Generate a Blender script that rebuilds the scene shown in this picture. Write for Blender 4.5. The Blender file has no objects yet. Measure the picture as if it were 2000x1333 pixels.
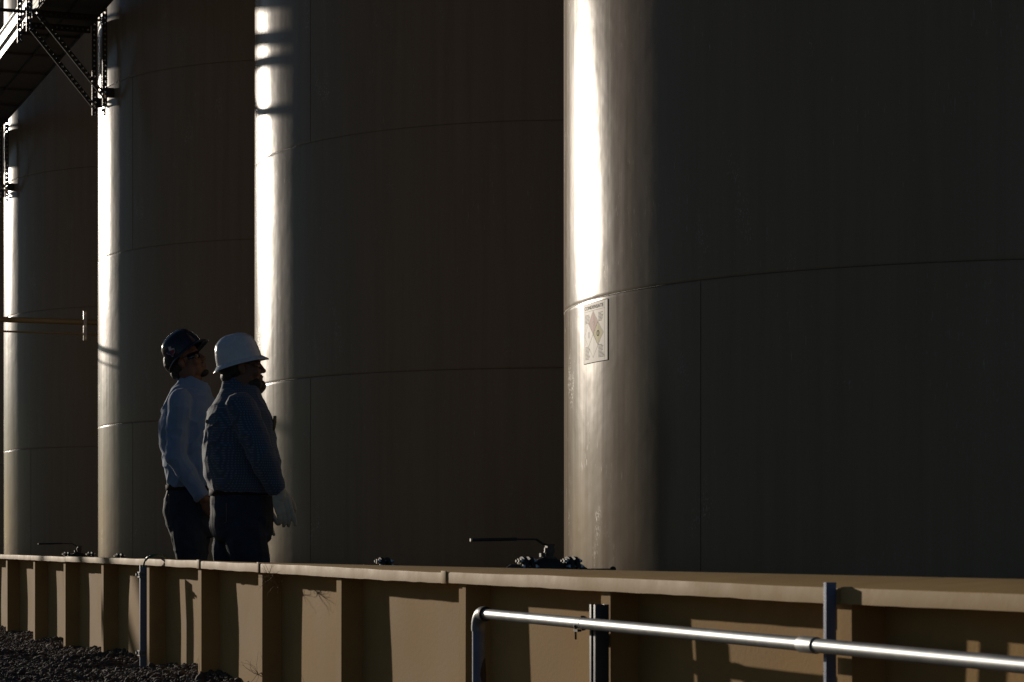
import bpy, bmesh, math, random
import numpy as np
from mathutils import Vector, Matrix, noise as mnoise
random.seed(7)
PI = math.pi
SC = bpy.context.scene
COL = SC.collection
# ------------------------------------------------------------------ camera, sky, sun, exposure
FPX, HOR, VPX = 4687.0, 1072.5, -721.2          # focal length, horizon and vanishing point of the tank row (photo pixels, 2000 wide)
CZ = 0.65                                        # eye height: a low viewpoint just above the containment wall
cam = bpy.data.cameras.new('camera'); cam_o = bpy.data.objects.new('camera', cam); COL.objects.link(cam_o)
cam_o.location = (0, 0, CZ); cam_o.rotation_euler = (PI/2, 0, 0)
cam.sensor_width = 36; cam.lens = FPX/2000*36
cam.shift_y = (HOR-666.5)/2000
cam.clip_start = .05; cam.clip_end = 2000
cam.dof.use_dof = True; cam.dof.focus_distance = 13.0; cam.dof.aperture_fstop = 14
SC.camera = cam_o
AL = math.atan((1000-VPX)/FPX)                   # angle between view axis and tank row
U = Vector((-math.sin(AL), math.cos(AL), 0)); N = Vector((math.cos(AL), math.sin(AL), 0))
ROT = AL - PI/2                                  # row frame: x = -U (towards the viewer), y = N (away), z up
SUN_AZ, SUN_EL = math.radians(13.5), math.radians(8.8)
sun_h = U*math.cos(SUN_AZ) - N*math.sin(SUN_AZ)
sun_dir = Vector((sun_h.x*math.cos(SUN_EL), sun_h.y*math.cos(SUN_EL), math.sin(SUN_EL)))
world = bpy.data.worlds.new('World'); SC.world = world; world.use_nodes = True
wn = world.node_tree.nodes; wn.clear()
sky = wn.new('ShaderNodeTexSky'); sky.sky_type = 'NISHITA'; sky.sun_disc = False
sky.sun_elevation = SUN_EL; sky.sun_rotation = math.atan2(sun_h.x, sun_h.y)
sky.air_density = 1.0; sky.dust_density = .8; sky.ozone_density = 1.8; sky.altitude = 2400
bg = wn.new('ShaderNodeBackground'); bg.inputs['Strength'].default_value = 0.05
wo = wn.new('ShaderNodeOutputWorld')
world.node_tree.links.new(sky.outputs[0], bg.inputs[0]); world.node_tree.links.new(bg.outputs[0], wo.inputs[0])
sl = bpy.data.lights.new('sun', 'SUN'); sl.energy = 5.0; sl.angle = math.radians(.53); sl.color = (1, .88, .73)
so = bpy.data.objects.new('sun', sl); COL.objects.link(so); so.rotation_euler = sun_dir.to_track_quat('Z', 'Y').to_euler()
so.location = (0, 0, 30)
vs = SC.view_settings; vs.view_transform = 'Standard'; vs.look = 'None'; vs.exposure = -0.88; vs.gamma = 1; vs.use_curve_mapping = False

# ------------------------------------------------------------------ pixel helpers (used only to find real positions)
def t_of(px, D): return D/math.tan(math.atan((px-1000)/FPX)+AL)
def s_of(px, D): return FPX/(t_of(px, D)*math.cos(AL)+D*math.sin(AL))
def z_of(px, py, D): return CZ-(py-HOR)/s_of(px, D)
def row(a, D, z=0): return Vector((-U.x*a+N.x*D, -U.y*a+N.y*D, z))

# ------------------------------------------------------------------ materials
def mat(name, col, rough=.6, metal=0., spec=.5, var=.0, vscale=4., bump=0., bscale=40., stretch=(1, 1, 1), coat=0., coat_rough=.1, rvar=0., bump2=0., b2scale=1.):
    m = bpy.data.materials.new(name); m.use_nodes = True; nt = m.node_tree; n = nt.nodes; L = nt.links
    b = n['Principled BSDF']; b.inputs['Roughness'].default_value = rough; b.inputs['Metallic'].default_value = metal
    b.inputs['Specular IOR Level'].default_value = spec; b.inputs['Coat Weight'].default_value = coat; b.inputs['Coat Roughness'].default_value = coat_rough
    b.inputs['Base Color'].default_value = (*col, 1)
    tc = n.new('ShaderNodeTexCoord'); mp = n.new('ShaderNodeMapping'); mp.inputs['Scale'].default_value = stretch
    L.new(tc.outputs['Object'], mp.inputs[0])
    if var or rvar:
        nz = n.new('ShaderNodeTexNoise'); nz.inputs['Scale'].default_value = vscale; nz.inputs['Detail'].default_value = 8; nz.inputs['Roughness'].default_value = .62
        L.new(mp.outputs[0], nz.inputs[0])
        if var:
            r = n.new('ShaderNodeMapRange'); r.inputs[1].default_value = .25; r.inputs[2].default_value = .75
            r.inputs[3].default_value = 1-var; r.inputs[4].default_value = 1+var; L.new(nz.outputs[0], r.inputs[0])
            mx = n.new('ShaderNodeVectorMath'); mx.operation = 'SCALE'; mx.inputs[0].default_value = col
            L.new(r.outputs[0], mx.inputs['Scale']); L.new(mx.outputs[0], b.inputs['Base Color'])
        if rvar:
            r = n.new('ShaderNodeMapRange'); r.inputs[1].default_value = .25; r.inputs[2].default_value = .75
            r.inputs[3].default_value = max(.02, rough-rvar); r.inputs[4].default_value = rough+rvar
            L.new(nz.outputs[0], r.inputs[0]); L.new(r.outputs[0], b.inputs['Roughness'])
    prev = None
    for (st, sc) in ((bump, bscale), (bump2, b2scale)):
        if st:
            nb = n.new('ShaderNodeTexNoise'); nb.inputs['Scale'].default_value = sc; nb.inputs['Detail'].default_value = 4
            L.new((mp if sc == bscale else tc).outputs[0 if sc == bscale else 'Object'], nb.inputs[0])
            bp = n.new('ShaderNodeBump'); bp.inputs['Strength'].default_value = 1; bp.inputs['Distance'].default_value = st
            L.new(nb.outputs[0], bp.inputs['Height'])
            if prev: L.new(prev.outputs[0], bp.inputs['Normal'])
            prev = bp
    if prev: L.new(prev.outputs[0], b.inputs['Normal'])
    return m

M = {}
M['tan'] = mat('tan_paint', (.50, .31, .125), .75, spec=.05, var=.17, vscale=3, bump=.0006, bscale=90, rvar=.08)
M['tan_top'] = mat('tan_paint_top', (.48, .31, .13), .65, spec=.1, var=.12, vscale=5, bump=.0003, bscale=60, rvar=.08)
M['tank'] = mat('tank_paint', (.33, .24, .16), .20, spec=.21, var=.12, vscale=2, bump=.00012, bscale=30, stretch=(6, 6, .25), rvar=.03, bump2=.008, b2scale=1.3, coat=.0)
M['tank_seam'] = mat('weld_seam', (.17, .13, .085), .45, var=.3, vscale=60, bump=.002, bscale=120)
M['galv'] = mat('galvanised_steel', (.42, .44, .45), .48, metal=1, var=.12, vscale=14, rvar=.06, bump=.0001, bscale=60)
M['strut'] = mat('galvanised_strut', (.22, .24, .27), .5, metal=.4, var=.15, vscale=25, rvar=.1)
M['dark_steel'] = mat('dark_steel', (.045, .042, .04), .6, metal=.15, spec=.3, var=.3, vscale=30, bump=.001, bscale=80)
M['bolt'] = mat('plated_bolt', (.6, .6, .58), .28, metal=1, var=.2, vscale=60)
M['rust'] = mat('dark_brown_paint', (.10, .06, .04), .5, var=.3, vscale=30)
M['walk'] = mat('walkway_steel', (.10, .10, .10), .55, metal=.4, var=.25, vscale=8)
M['toe'] = mat('toe_board_steel', (.50, .49, .49), .45, metal=.3, var=.1, vscale=8)
M['gravel_base'] = mat('gravel_bed', (.065, .055, .048), .95, var=.4, vscale=25, bump=.02, bscale=40)
M['ground'] = mat('dry_ground', (.17, .14, .11), .95, var=.3, vscale=.6, bump=.02, bscale=8)
M['stone'] = mat('crushed_stone', (.098, .08, .07), .9, var=.5, vscale=22)
M['dark_strut'] = mat('dark_strut', (.07, .08, .10), .5, metal=.3)
M['blue_strut'] = mat('bluish_strut', (.15, .19, .30), .6, metal=.2, var=.15, vscale=25)
M['pipe_paint'] = mat('tan_pipe_paint', (.30, .22, .11), .3, spec=.5, var=.1, vscale=10)
M['green'] = mat('green_cable', (.01, .13, .07), .35)
M['straw'] = mat('dry_straw', (.30, .22, .12), .8)

def add_wear(m):
    nt = m.node_tree; n = nt.nodes; L = nt.links; b = n['Principled BSDF']; tc = n.new('ShaderNodeTexCoord')
    def noise_(scale, det, st=(1, 1, 1)):
        mp = n.new('ShaderNodeMapping'); mp.inputs['Scale'].default_value = st; L.new(tc.outputs['Object'], mp.inputs[0])
        z = n.new('ShaderNodeTexNoise'); z.inputs['Scale'].default_value = scale; z.inputs['Detail'].default_value = det; L.new(mp.outputs[0], z.inputs[0]); return z.outputs[0]
    def ramp(o, a, c):
        r = n.new('ShaderNodeMapRange'); r.inputs[1].default_value = a; r.inputs[2].default_value = c; L.new(o, r.inputs[0]); return r.outputs[0]
    def mul(a, c):
        r = n.new('ShaderNodeMath'); r.operation = 'MULTIPLY'; L.new(a, r.inputs[0]); L.new(c, r.inputs[1]); return r.outputs[0]
    spk = mul(ramp(noise_(150, 3, (1, 1, .45)), .56, .66), ramp(noise_(2.6, 3, (1.5, 1.5, .6)), .63, .72))
    scr = mul(ramp(noise_(26, 2, (9, 9, .5)), .70, .74), ramp(noise_(1.7, 2), .5, .62))
    mx_ = n.new('ShaderNodeMath'); mx_.operation = 'MAXIMUM'; L.new(spk, mx_.inputs[0]); L.new(scr, mx_.inputs[1])
    src = b.inputs['Base Color'].links[0].from_socket; mx = n.new('ShaderNodeMix'); mx.data_type = 'RGBA'
    L.new(mx_.outputs[0], mx.inputs['Factor']); L.new(src, mx.inputs['A']); mx.inputs['B'].default_value = (.52, .47, .40, 1); L.new(mx.outputs['Result'], b.inputs['Base Color'])
    rs = b.inputs['Roughness'].links[0].from_socket; ad = n.new('ShaderNodeMath'); ad.operation = 'MULTIPLY_ADD'; L.new(mx_.outputs[0], ad.inputs[0]); ad.inputs[1].default_value = .25; L.new(rs, ad.inputs[2]); L.new(ad.outputs[0], b.inputs['Roughness'])
add_wear(M['tank'])
nt = M['tank'].node_tree; tg = nt.nodes.new('ShaderNodeTangent'); tg.direction_type = 'RADIAL'; tg.axis = 'Z'
nt.links.new(tg.outputs[0], nt.nodes['Principled BSDF'].inputs['Tangent']); nt.nodes['Principled BSDF'].inputs['Anisotropic'].default_value = .36; nt.nodes['Principled BSDF'].inputs['Anisotropic Rotation'].default_value = .25
# ------------------------------------------------------------------ mesh builder
class MB:
    def __init__(s): s.v = []; s.f = []
    def add(s, vs_, fs):
        o = len(s.v); s.v += [tuple(v) for v in vs_]; s.f += [tuple(i+o for i in f) for f in fs]; return s
    def box(s, c, d, mtx=None):
        x, y, z = d[0]/2, d[1]/2, d[2]/2
        P = [Vector((sx*x, sy*y, sz*z)) for sx in (-1, 1) for sy in (-1, 1) for sz in (-1, 1)]
        if mtx: P = [mtx @ p for p in P]
        P = [p+Vector(c) for p in P]
        return s.add(P, [(0, 1, 3, 2), (4, 6, 7, 5), (0, 4, 5, 1), (2, 3, 7, 6), (0, 2, 6, 4), (1, 5, 7, 3)])
    def tube(s, pts, r, n=12, cap=True, up=None):
        pts = [Vector(p) for p in pts]; m = len(pts)
        rs = r if isinstance(r, (list, tuple)) else [r]*m
        tang = [(pts[min(i+1, m-1)]-pts[max(i-1, 0)]).normalized() for i in range(m)]
        a = tang[0].orthogonal().normalized(); vs_ = []
        for i in range(m):
            a = (a - tang[i]*a.dot(tang[i])).normalized(); b = tang[i].cross(a)
            for k in range(n):
                q = 2*PI*k/n
                rr = rs[i]
                vs_.append(pts[i]+(a*math.cos(q)+b*math.sin(q))*rr)
        fs = [(i*n+k, i*n+(k+1) % n, (i+1)*n+(k+1) % n, (i+1)*n+k) for i in range(m-1) for k in range(n)]
        if cap: fs += [tuple(range(n-1, -1, -1)), tuple((m-1)*n+k for k in range(n))]
        return s.add(vs_, fs)
    def cyl(s, p, q, r, n=16): return s.tube([p, q], r, n)
    def ball(s, c, r, n=12, m=8, rot=None):
        r = r if isinstance(r, (tuple, list)) else (r, r, r); vs_ = []
        for j in range(1, m):
            th = PI*j/m
            for k in range(n):
                p = Vector((r[0]*math.sin(th)*math.cos(2*PI*k/n), r[1]*math.sin(th)*math.sin(2*PI*k/n), r[2]*math.cos(th)))
                vs_.append(p)
        vs_ += [Vector((0, 0, r[2])), Vector((0, 0, -r[2]))]; T = len(vs_)-2
        if rot is not None: vs_ = [rot @ p for p in vs_]
        vs_ = [p+Vector(c) for p in vs_]
        fs = [(j*n+k, (j+1)*n+k, (j+1)*n+(k+1) % n, j*n+(k+1) % n) for j in range(m-2) for k in range(n)]
        fs += [(T, k, (k+1) % n) for k in range(n)] + [(T+1, (m-2)*n+(k+1) % n, (m-2)*n+k) for k in range(n)]
        return s.add(vs_, fs)
    def loft(s, rings, cap=True):
        n = len(rings[0]); m = len(rings); vs_ = [p for r in rings for p in r]
        fs = [(i*n+k, i*n+(k+1) % n, (i+1)*n+(k+1) % n, (i+1)*n+k) for i in range(m-1) for k in range(n)]
        if cap: fs += [tuple(range(n-1, -1, -1)), tuple((m-1)*n+k for k in range(n))]
        return s.add(vs_, fs)
    def mesh(s, name, m=None, smooth=False):
        me = bpy.data.meshes.new(name); me.from_pydata(s.v, [], s.f); me.update()
        if m: me.materials.append(m)
        if smooth: me.shade_smooth()
        return me
    def build(s, name, m, parent=None, smooth=False, bevel=0, auto=None, recalc=True):
        me = s.mesh(name, m, smooth or auto is not None)
        if recalc:
            b = bmesh.new(); b.from_mesh(me); bmesh.ops.recalc_face_normals(b, faces=b.faces)
            if bevel:
                es = [e for e in b.edges if len(e.link_faces) == 2 and e.calc_face_angle(0) > .6]
                bmesh.ops.bevel(b, geom=es, offset=bevel, segments=2, profile=.6, affect='EDGES')
            b.to_mesh(me); b.free()
        if auto is not None or bevel:
            me.shade_smooth()
            try: me.set_sharp_from_angle(angle=auto if auto is not None else .7)
            except Exception: pass
        o = bpy.data.objects.new(name, me); COL.objects.link(o)
        if parent: o.parent = parent
        return o
def tag(o, label=None, cat=None, group=None, kind=None):
    if label: o['label'] = label
    if cat: o['category'] = cat
    if group: o['group'] = group
    if kind: o['kind'] = kind
    return o
def thing(name, label, cat, loc, rz=0, group=None):
    o = bpy.data.objects.new(name, None); COL.objects.link(o); o.empty_display_size = .1
    o.location = loc; o.rotation_euler = (0, 0, rz); return tag(o, label, cat, group)
def copy_tree(o, parent=None):
    c = o.copy(); COL.objects.link(c); c.parent = parent
    for ch in list(o.children): copy_tree(ch, c)
    return c
def inst(src, name, parent, loc, rot=(0, 0, 0)):
    o = bpy.data.objects.new(name, src); COL.objects.link(o); o.parent = parent; o.location = loc; o.rotation_euler = rot; return o

# ------------------------------------------------------------------ ground
g = MB().add([(-900, -900, -.30), (900, -900, -.30), (900, 900, -.30), (-900, 900, -.30)], [(0, 1, 2, 3)]).build('ground', M['ground']); tag(g, kind='structure')
D_FL, D_PAN, D_LIP, D_BACK = 2.57, 2.655, 2.55, 2.82     # flange, panel, lip and cap back: distances from the viewer square to the wall
FLOOR = -.06
def gz(a, D):       # exterior gravel bed height, heaped a little against the wall
    h = .018*mnoise.noise(Vector((a*1.3, D*1.3, 3)))+.012*mnoise.noise(Vector((a*4, D*4, 9)))
    return h+.05*max(0, (D-2.2)/.4)**2*(.7+.6*mnoise.noise(Vector((a*.9, 0, 5))))-.03*max(0, (1.5-D))
mb = MB(); aa = np.linspace(-60, 2, 311); dd = np.linspace(-6, 2.655, 60)
mb.v = [tuple(row(a, D, gz(a, D)-.012)) for a in aa for D in dd]; nd = len(dd)
mb.f = [(i*nd+j, (i+1)*nd+j, (i+1)*nd+j+1, i*nd+j+1) for i in range(len(aa)-1) for j in range(nd-1)]
o = mb.build('gravel_bed', M['gravel_base'], smooth=True, recalc=False); tag(o, kind='structure')
mb = MB(); mb.add([row(-70, 2.66, FLOOR), row(2, 2.66, FLOOR), row(2, 16, FLOOR), row(-70, 16, FLOOR)], [(0, 1, 2, 3)])
o = mb.build('containment_floor', M['gravel_base']); tag(o, kind='structure')
# crushed stones, one uncountable mass
def stones(n, amin, amax, dmin, dmax, rmin, rmax, seed):
    rs = np.random.RandomState(seed)
    base = []
    for k in range(14):
        b = bmesh.new(); bmesh.ops.create_icosphere(b, subdivisions=1, radius=1)
        v = np.array([x.co[:] for x in b.verts]); f = np.array([[q.index for q in t.verts] for t in b.faces]); b.free()
        v = v*(1+rs.uniform(-.32, .3, (len(v), 1)))*rs.uniform(.65, 1.15, (1, 3)); base.append((v, f))
    V = []; F = []; off = 0
    for i in range(n):
        v, f = base[rs.randint(14)]; r = rs.uniform(rmin, rmax)*(1+.9*(rs.rand() < .06)); th = rs.uniform(0, 2*PI); ph = rs.uniform(-.8, .8)
        c, s_ = math.cos(th), math.sin(th); R = np.array([[c, -s_, 0], [s_, c, 0], [0, 0, 1]]) @ np.array([[1, 0, 0], [0, math.cos(ph), -math.sin(ph)], [0, math.sin(ph), math.cos(ph)]])
        u_ = rs.rand(); a = amin+(amax-amin)*u_; D = rs.uniform(dmin, dmax); p = row(a, D, gz(a, D)+rs.uniform(-.3, .5)*r)
        V.append(v@R.T*r*np.array([1, 1, .8])+np.array(p)); F.append(f+off); off += len(v)
    V = np.vstack(V); F = np.vstack(F)
    me = bpy.data.meshes.new('gravel'); me.vertices.add(len(V)); me.vertices.foreach_set('co', V.ravel())
    me.loops.add(F.size); me.loops.foreach_set('vertex_index', F.ravel()); me.polygons.add(len(F))
    me.polygons.foreach_set('loop_start', np.arange(0, F.size, 3)); me.polygons.foreach_set('loop_total', np.full(len(F), 3)); me.update(calc_edges=True)
    me.materials.append(M['stone']); o = bpy.data.objects.new('gravel', me); COL.objects.link(o)
    tag(o, 'loose brown crushed stone heaped along the foot of the tan steel wall', 'gravel', kind='stuff')
stones(52000, -24, -9, 1.4, 2.655, .006, .0145, 1)

# ------------------------------------------------------------------ containment wall
A0W = -t_of(480, D_FL)
wall = thing('containment_wall', 'low tan painted steel containment wall with ribs running in front of the tanks', 'wall', row(A0W, D_FL, 0), ROT)
def wl(a, D, z): return (a-A0W, D-D_FL, z)
post_px = [-75, -32, 13, 66.6, 126, 200, 289, 390, 508.5, 662, 903, 1183, 1649, 2230]
post_a = [-t_of(p, D_FL) for p in post_px]
post_a = [post_a[0]-1.15*k for k in range(14, 0, -1)] + post_a
post_a += [post_a[-1]+1.0]
topk = sorted([(-t_of(x, D_LIP), z_of(x, y, D_LIP)) for x, y in ((0, 1083), (200, 1089.5), (387, 1095), (620, 1104.5), (860, 1116.8), (1138, 1125.5), (1300, 1132), (1640, 1147.5), (2000, 1160))])
botk = sorted([(-t_of(x, D_LIP), z_of(x, y, D_LIP)) for x, y in ((0, 1091.5), (200, 1101), (387, 1110), (650, 1127), (860, 1138.5), (1192, 1156), (1400, 1166.6), (1655, 1182), (2000, 1196.6))])
def itp(k, a): return float(np.interp(a, [q[0] for q in k], [q[1] for q in k]))
def cap_top(a): return itp(topk, a)
def cap_bot(a): return itp(botk, a)
# wall panels, slightly oil-canned between the ribs
for i in range(len(post_a)-1):
    a0, a1 = post_a[i]+.033, post_a[i+1]+.033-.004
    mb = MB(); nx, nz = 14, 8; bulge = random.uniform(.002, .012)*random.choice((-1, 1, 1))
    g1 = []
    for back in (0, 1):
        for ix in range(nx+1):
            for iz in range(nz+1):
                u_, w_ = ix/nx, iz/nz; a = a0+(a1-a0)*u_; z = -.2+(cap_bot(a)+.012+.2)*w_
                d = D_PAN+.005*back+bulge*math.sin(PI*u_)*math.sin(PI*min(1, w_*1.1))*(1 if not back else 1)+.002*mnoise.noise(Vector((a*3, z*4, i)))
                mb.v.append(wl(a, d, z))
    W = (nx+1)*(nz+1)
    for back in (0, 1):
        for ix in range(nx):
            for iz in range(nz):
                q = back*W+ix*(nz+1)+iz; mb.f.append((q, q+1, q+nz+2, q+nz+1) if back else (q, q+nz+1, q+nz+2, q+1))
    for iz in range(nz):
        for ix in (0, nx): q = ix*(nz+1)+iz; mb.f.append((q, q+1, q+1+W, q+W))
    mb.build('panel', M['tan'], wall, smooth=True, auto=.6)
# ribs: a flange with a web at its near edge, each with its own slight lean and bow
for i, a in enumerate(post_a):
    z1 = cap_bot(a)+.012; lean = random.uniform(-.006, .006); bow = random.uniform(-.003, .003)
    mb = MB(); w = .068
    for (c0, c1, d0, d1) in ((a-w/2, a+w/2, D_FL, D_FL+.006), (a+w/2-.006, a+w/2, D_FL+.006, D_PAN+.004)):
        rings = []
        for k in range(7):
            f_ = k/6; z = -.2+(z1+.2)*f_; sh = lean*(1-f_)+bow*math.sin(PI*f_)
            rings.append([Vector(wl(x+sh, y, z)) for x, y in ((c0, d0), (c1, d0), (c1, d1), (c0, d1))])
        mb.loft(rings)
    mb.build('rib', M['tan'], wall, auto=.5)
# cap in folded sections: lip, top plate, back fold
joints = [post_a[0]-.3, -t_of(60, D_LIP), -t_of(127, D_LIP), -t_of(388, D_LIP), -t_of(866, D_LIP), -t_of(1640, D_LIP), post_a[-1]]
for j in range(len(joints)-1):
    a0, a1 = joints[j]+.004, joints[j+1]-.003
    n_ = max(10, int((a1-a0)/.08)); rings = []; dz = [0, -.001, .001, -.0015, .0, .001][j]
    for k in range(n_+1):
        a = a0+(a1-a0)*k/n_; wob = .0016*mnoise.noise(Vector((a*6, j, 0))); wz = .0025*mnoise.noise(Vector((a*2.6, 4, 1)))+.0004*mnoise.noise(Vector((a*11, 4, 1)))
        zt, zb = cap_top(a)+dz+wz, cap_bot(a)+dz+wz+.002*mnoise.noise(Vector((a*9, 2, 2))); zk = CZ-.065
        if a < -t_of(420, D_LIP): zk = min(zk, zt-.012)
        r_ = .006; dl = D_LIP+wob
        prof = [(dl, zb), (dl, zt-r_), (dl+.0015, zt-r_*.4), (dl+r_, zt), (D_BACK-.004, zk), (D_BACK, zk-.004), (D_BACK, zk-.05), (D_BACK-.004, zk-.05),
                (D_BACK-.004, zk-.008), (dl+r_+.003, zt-.005), (dl+.005, zt-r_-.003), (dl+.004, zb)]
        rings.append([Vector(wl(a, d, z)) for d, z in prof])
    MB().loft(rings).build('cap_section', M['tan_top'], wall, auto=.5)
# joint straps over cap seams: short sleeves
for ja, wd in ((joints[3], .055), (-t_of(870, D_LIP)-.01, .05), (-t_of(505, D_LIP), .03)):
    zt, zb = cap_top(ja)+.003, cap_bot(ja)-.002
    MB().box(wl(ja, D_LIP-.0025, (zt+zb)/2), (wd, .004, zt-zb)).build('joint_strap', M['tan_top'], wall, bevel=.0012)

# ------------------------------------------------------------------ tanks
TR = 2.68; K = TR/2.23; T0, TD, TL = 4.409*TR, 2.802*TR, 2.671*TR; H1, CO = .499*TR, .683*TR
TANKH = 9.4
def seam_angle(px, i):      # angle round tank i where the sight line through px meets its shell
    C = (row(-(T0+i*TL), TD)); v = Vector(((px-1000)/FPX, 1, 0)); A = v.dot(v); B = v.dot(C); q = B*B-A*(C.dot(C)-TR*TR)
    P_ = v*((B-math.sqrt(max(q, 0)))/A)-C; R_ = Matrix.Rotation(-ROT, 3, 'Z') @ P_
    return math.atan2(R_.y, R_.x)
ring_z = [CZ+H1+CO*k for k in range(-1, 5)]
bounds = [FLOOR]+[z for z in ring_z if z > FLOOR+.1]+[TANKH]
bounds = [b for b in bounds if b <= TANKH]
NS = 288
def course_mesh(z0, z1, r):
    mb = MB(); e = .0035
    prof = [(r-e, z0), (r-.0008, z0+e*.5), (r, z0+e*1.3), (r, z0+.02), (r, z1-.02), (r, z1-e*1.3), (r-.0008, z1-e*.5), (r-e, z1)]
    rings = [[Vector((rr*math.cos(2*PI*k/NS), rr*math.sin(2*PI*k/NS), z)) for k in range(NS)] for rr, z in prof]
    mb.loft(rings, cap=False); return mb
tank_labels = ['huge glossy tan storage tank nearest the viewer, with the hazard placard', 'tan storage tank behind the man in the white hard hat, second in the row',
               'tan storage tank left of both men with a pipe and catwalk bracket at its edge', 'tan storage tank at the far left crossed by two horizontal pipes', 'storage tank showing only a dark sliver at the left edge of the view']
course_meshes = [course_mesh(bounds[k], bounds[k+1]-.0, TR-(.0015 if k % 2 else 0)).mesh('shell_course', M['tank'], True) for k in range(len(bounds)-1)]
for me in course_meshes: me.set_sharp_from_angle(angle=1.2)
mb = MB(); mb.loft([[Vector((r*math.cos(2*PI*k/96), r*math.sin(2*PI*k/96), z)) for k in range(96)] for r, z in ((TR+.04, TANKH), (TR+.04, TANKH+.05), (TR-.2, TANKH+.12), (.25, TANKH+.55))]); roof_me = mb.mesh('roof', M['tank'])
mb = MB(); mb.loft([[Vector((r*math.cos(2*PI*k/192), r*math.sin(2*PI*k/192), z)) for k in range(192)] for r, z in ((TR+.06, FLOOR-.02), (TR+.06, FLOOR+.012), (TR-.01, FLOOR+.012))], cap=False); base_me = mb.mesh('base_ring', M['tank'])
def bead(z):
    rs = np.random.RandomState(3); n_ = 720
    mb = MB(); rings = []
    for k in range(n_+1):
        a = 2*PI*k/n_; w = .0028*(1+.35*mnoise.noise(Vector((math.cos(a)*90, math.sin(a)*90, z*7))))
        c = TR-.0012
        rings.append([Vector(((c+dr)*math.cos(a), (c+dr)*math.sin(a), z+dz)) for dr, dz in ((-.003, -w), (.0012, -w*.5), (.0012, w*.5), (-.003, w))])
    mb.loft(rings, cap=False); return mb
bead_me = [bead(z).mesh('weld_bead', M['tank_seam'], True) for z in bounds[1:-1]]
seam_px = {0: {0: 1368, 1: 1368}, 1: {0: 606, 1: 606, 3: 606}, 2: {0: 259, 1: 259, 3: 259}, 3: {1: 60, 4: 55}, 4: {}}
tanks = []
for i in range(5):
    tk = thing('storage_tank', tank_labels[i], 'tank', row(-(T0+i*TL), TD, 0), ROT, 'round tan storage tanks in a row')
    tanks.append(tk)
    for me in course_meshes: inst(me, 'shell_course', tk, (0, 0, 0))
    for me in bead_me: inst(me, 'weld_bead', tk, (0, 0, 0))
    inst(roof_me, 'roof', tk, (0, 0, 0)); inst(base_me, 'base_ring', tk, (0, 0, 0))
    for k, px in seam_px[i].items():
        an = seam_angle(px, i); mb = MB(); z0, z1 = bounds[k], bounds[k+1]; rr = TR-.0005
        rings = []
        for q in range(41):
            z = z0+.006+(z1-z0-.012)*q/40; w = .0022*(1+.4*mnoise.noise(Vector((z*30, k, i))))
            c, s_ = math.cos(an), math.sin(an)
            rings.append([Vector((rad*c-tt*s_, rad*s_+tt*c, z)) for rad, tt in ((rr-.002, -w), (rr+.0016, -w*.6), (rr+.0016, w*.6), (rr-.002, w))])
        mb.loft(rings).build('vertical_weld', M['tank_seam'], tk)

# ------------------------------------------------------------------ hazard placard on the nearest tank
def tank0_local(px, py):
    an = seam_angle(px, 0); C = row(-T0, TD); p = Vector((math.cos(an)*TR, math.sin(an)*TR, 0)); P_ = Matrix.Rotation(ROT, 3, 'Z') @ p + C
    return an, CZ-(py-HOR)/(FPX/P_.y)
an0, zt0 = tank0_local(1140.5, 596); _, zb0 = tank0_local(1140.5, 713); an1, zt1 = tank0_local(1187, 584.5)
PW, PH = (an1-an0)*TR, zt0-zb0
print('placard', round(PW, 3), round(PH, 3), 'z', zb0, 'tilt', zt1-zt0)
pl = thing('hazard_placard', 'faded white hazard placard with red and yellow diamond stuck on the nearest tank', 'sign', row(-T0, TD, 0), ROT)
def onplac(u_, v_, lift): # u 0..1 left to right, v 0..1 bottom to top
    an = an0+(an1-an0)*u_; r = TR+.0004+lift*.3; return Vector((r*math.cos(an), r*math.sin(an), zb0+PH*v_))
def plate(name, poly, lift, m, th=.0004, sub=1):
    mb = MB(); n_ = len(poly)
    top = [onplac(u_, v_, lift+th) for u_, v_ in poly]; bot = [onplac(u_, v_, lift) for u_, v_ in poly]
    mb.add(top+bot, [tuple(range(n_))]+[(i, (i+1) % n_, n_+(i+1) % n_, n_+i) for i in range(n_)]); return mb.build(name, m, pl)
P_white = mat('faded_white_vinyl', (.36, .33, .28), .5, spec=.10, var=.12, vscale=20); P_red = mat('faded_red_print', (.34, .055, .03), .5, spec=.04, var=.25, vscale=40)
P_yel = mat('yellow_print', (.44, .36, .01), .5, spec=.04, var=.15, vscale=40); P_blue = mat('bleached_blue_print', (.42, .39, .37), .5, spec=.1, var=.15, vscale=40); P_blk = mat('grey_print', (.06, .06, .06), .7, spec=.02)
P_pale = mat('diamond_white', (.40, .37, .32), .5, spec=.10)
P_line = mat('brown_line_print', (.20, .15, .12), .5, spec=.05)
mb = MB(); nn = 16
for k in range(nn): # curved backing
    p = [onplac(k/nn, 0, .001), onplac((k+1)/nn, 0, .001), onplac((k+1)/nn, 1, .001), onplac(k/nn, 1, .001)]; mb.add(p, [(0, 1, 2, 3)])
for k in range(nn):
    for v_ in (0, 1): mb.add([onplac(k/nn, v_, .001), onplac((k+1)/nn, v_, .001), onplac((k+1)/nn, v_, -.001), onplac(k/nn, v_, -.001)], [(0, 1, 2, 3)])
for u_ in (0, 1): mb.add([onplac(u_, 0, .001), onplac(u_, 1, .001), onplac(u_, 1, -.001), onplac(u_, 0, -.001)], [(0, 1, 2, 3)])
mb.build('board', P_white, pl)
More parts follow.
